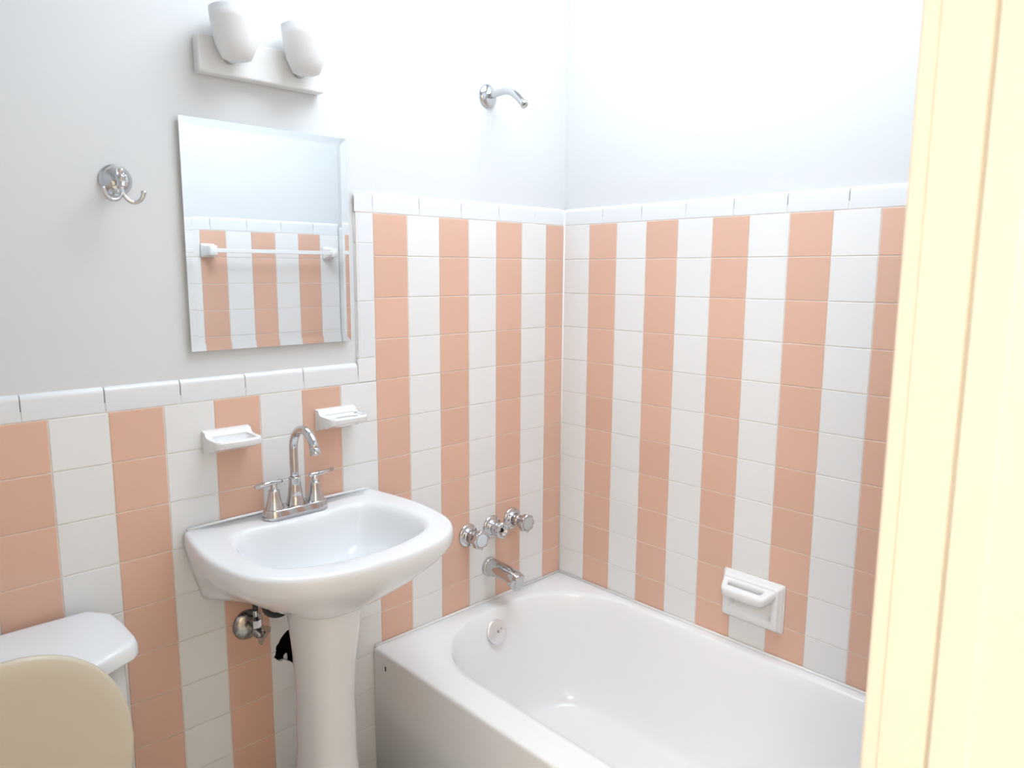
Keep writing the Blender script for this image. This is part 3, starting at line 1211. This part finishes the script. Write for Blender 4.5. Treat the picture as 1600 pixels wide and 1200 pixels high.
# ------------------------------------------------------------------ mirror (cabinet door with bevelled glass)
MX0, MX1, MZ0, MZ1, MY = -1.207, -.807, 1.2510, 1.7465, -.002
mir = thing('mirror', 'frameless rectangular mirror with slanted glass border hanging above the sink', 'mirror', ((MX0 + MX1) / 2, MY, (MZ0 + MZ1) / 2))
bm = bmesh.new()
b = .0165
A = [(MX0, MY - .0011, MZ0), (MX1, MY - .0011, MZ0), (MX1, MY - .0011, MZ1), (MX0, MY - .0011, MZ1)]
B = [(MX0 + b, MY, MZ0 + b), (MX1 - b, MY, MZ0 + b), (MX1 - b, MY, MZ1 - b), (MX0 + b, MY, MZ1 - b)]
C = [(x, MY + .004, z) for x, y, z in A]
loft(bm, [C, A, B], True, True)
obj('bevelled_glass', bm, M_MIRROR, mir)
bm = bmesh.new()
box(bm, MX0 + .006, MX1 - .006, MY + .0042, PL - .0003, MZ0 + .006, MZ1 - .006)
obj('cabinet_back', bm, M_MEDGE, mir)

# ------------------------------------------------------------------ towel bar on the front wall (seen in the mirror)
tb = thing('towel_bar', 'white ceramic towel bar on the striped end wall across from the mirror', 'towel bar', (-.34, YF, 1.495))
TZ = 1.507
for xa in (-.609, -.060):
    bm = bmesh.new()
    rings = []
    for dy, hw, hh in ((.0004, .028, .028), (.008, .028, .028), (.012, .025, .025), (.030, .017, .020), (.048, .015, .020), (.068, .015, .020), (.071, .013, .018)):
        rings.append([(xa + a, YF + dy, TZ + c) for a, c in rrect(-hw, hw, -hh, hh, (.006,) * 4, 4)])
    loft(bm, rings)
    obj('bracket', bm, M_CERAMIC, tb, smooth=True)
bm = bmesh.new()
box(bm, -.600, -.070, YF + .050, YF + .066, TZ - .008, TZ + .008)
obj('rail', bm, M_CERAMIC, tb, bevel=.0015)

# ------------------------------------------------------------------ light fixtures
vl = thing('vanity_light', 'white unlit wall light mounted just above the mirror', 'light fixture', (-1.016, PL, 1.85))
bm = bmesh.new()
box(bm, -1.165, -.874, -.022, PL - .0003, 1.8385, 1.915)
obj('back_box', bm, M_PLASTIC, vl, bevel=.004)
for xx in (-1.10, -.94):
    bm = bmesh.new()
    lathe(bm, (xx, -.0225, 1.875), (0, -1, 0), [(0, .014), (.022, .014)], 16)
    so = obj('arm', bm, M_CHROME, vl, smooth=True)
    bm = bmesh.new()
    lathe(bm, (xx, -.060, 1.862), (0, 0, 1), [(0, .018), (.004, .030), (.030, .042), (.075, .050), (.10, .052), (.098, .049), (.03, .038), (.008, .026), (.006, 0)], 28)
    obj('glass_shade', bm, M_FROST, vl, smooth=True)
lx, ly, lz = LAMP_POS
cl = thing('ceiling_light', 'large square glowing light panel on the bathroom ceiling', 'ceiling light', (lx, ly, ZC))
LH = LAMP_SIZE / 2
bm = bmesh.new()
for (a0, a1, c0_, c1_) in ((lx - LH - .02, lx + LH + .02, ly - LH - .02, ly - LH), (lx - LH - .02, lx + LH + .02, ly + LH, ly + LH + .02),
                           (lx - LH - .02, lx - LH, ly - LH, ly + LH), (lx + LH, lx + LH + .02, ly - LH, ly + LH)):
    box(bm, a0, a1, c0_, c1_, ZC - .035, ZC - .0005)
obj('frame', bm, M_PLASTIC, cl)
bm = bmesh.new()
box(bm, lx - LH, lx + LH, ly - LH, ly + LH, ZC - .030, ZC - .001)
obj('diffuser', bm, M_LAMP, cl)

# ------------------------------------------------------------------ toilet
TX = -1.640
to = thing('toilet', 'white toilet with beige seat lid raised against the tank', 'toilet', (TX, -.3, 0))
bm = bmesh.new()
body = rrect(TX - .205, TX + .205, -.222, -.022, (.03, .03, .02, .02), 5)
body2 = rrect(TX - .185, TX + .185, -.215, -.025, (.03, .03, .02, .02), 5)
loft(bm, [zr(body2, .385), zr(body, .45), zr(body, .7075)])
obj('tank', bm, M_PORC, to, smooth=False, bevel=.004)


def lid_out(s=0.0):
    """octagonal lid outline: back corners cut diagonally"""
    h = [(0, -.272 + s), (.08, -.270 + s), (.150, -.258 + s), (.212 - s, -.228 + s), (.2245 - s, -.212 + s), (.228 - s, -.190), (.2285 - s, -.120),
         (.224 - s, -.058 - s), (.192 - s * .6, -.016 - s), (.10, -.0135 - s), (0, -.0135 - s)]
    return [(TX + a, b_) for a, b_ in h] + [(TX - a, b_) for a, b_ in h[-2:0:-1]]


bm = bmesh.new()
lo = lid_out()
loft(bm, [zr(lid_out(.004), .7080), zr(lo, .712), zr(lo, .732), zr(lid_out(.0025), .7385), zr(lid_out(.008), .742), zr(lid_out(.016), .7435)])
obj('tank_lid', bm, M_PORC, to, smooth=False, bevel=.0025)
bm = bmesh.new()
lathe(bm, (TX - .15, -.2225, .66), (0, -1, 0), [(0, .011), (.010, .011)], 16)
box(bm, TX - .16, TX - .09, -.240, -.2325, .653, .665)
obj('flush_lever', bm, M_CHROME, to)
# bowl
rings = []
for z, hw, y0_, y1_ in ((0, .105, -.60, -.12), (.02, .105, -.60, -.12), (.10, .095, -.57, -.12), (.20, .110, -.60, -.10), (.28, .145, -.66, -.06), (.35, .178, -.715, -.03), (.385, .185, -.725, -.022), (.395, .183, -.722, -.024)):
    ring = []
    cy = (y0_ + y1_) / 2
    for k in range(40):
        t = 2 * pi * k / 40
        c, s = cos(t), sin(t)
        p = .85 if s < 0 else .6
        ring.append((TX + hw * math.copysign(abs(c) ** p, c), cy + (y1_ - y0_) / 2 * math.copysign(abs(s) ** p, s), z))
    rings.append(ring)
last = rings[-1]
c_y = -.47
for k, z in ((.80, .392), (.72, .37), (.55, .30), (.30, .25), (.05, .24)):
    rings.append([(TX + (x - TX) * k, c_y + (y - c_y) * k * (.78 if y > c_y else 1), z) for x, y, _ in last])
bm = bmesh.new()
loft(bm, rings)
obj('bowl', bm, M_PORC, to, smooth=True)


def seat_outline(k=1.0, n=48):
    """egg shape: u across, v along from the hinge"""
    out = []
    for i in range(n):
        t = 2 * pi * i / n
        c, s = cos(t), sin(t)
        out.append((.182 * k * math.copysign(abs(c) ** .92, c), .215 + .215 * k * math.copysign(abs(s) ** (.9), s)))
    return out


# seat lies flat on the bowl
so, si = seat_outline(), seat_outline(.66)
bm = bmesh.new()


def flat(pl, z):
    return [(TX + u, -.268 - v, z) for u, v in pl]


loft(bm, [flat(si, .398), flat(so, .398), flat(so, .410), flat(seat_outline(.97), .416), flat(seat_outline(.70), .416), flat(si, .410), flat(si, .398)], False, False)
obj('seat', bm, M_SEAT, to, smooth=True)
# lid raised, leaning on the tank
bm = bmesh.new()
hy, hz0 = -.298, .412
la = radians(91.3)


def up(pl, off):
    dirv = Vector((0, -cos(la), sin(la)))
    nrm = Vector((0, -sin(la), -cos(la)))
    return [tuple(Vector((TX + u, hy, hz0)) + dirv * v * .935 + nrm * off) for u, v in pl]


loft(bm, [up(seat_outline(.97), 0), up(seat_outline(1.0), .004), up(seat_outline(1.0), .011), up(seat_outline(.97), .015), up(seat_outline(.85), .0165), up(seat_outline(.3), .0175)])
sl = obj('seat_lid', bm, M_SEAT, to, smooth=True)
sl['label'] = 'beige oval lid standing open'
for sgn in (-1, 1):
    bm = bmesh.new()
    lathe(bm, (TX + sgn * .075 - .015, -.282, .405), (1, 0, 0), [(0, .010), (.03, .010)], 14)
    obj('hinge', bm, M_SEAT, to, smooth=True)
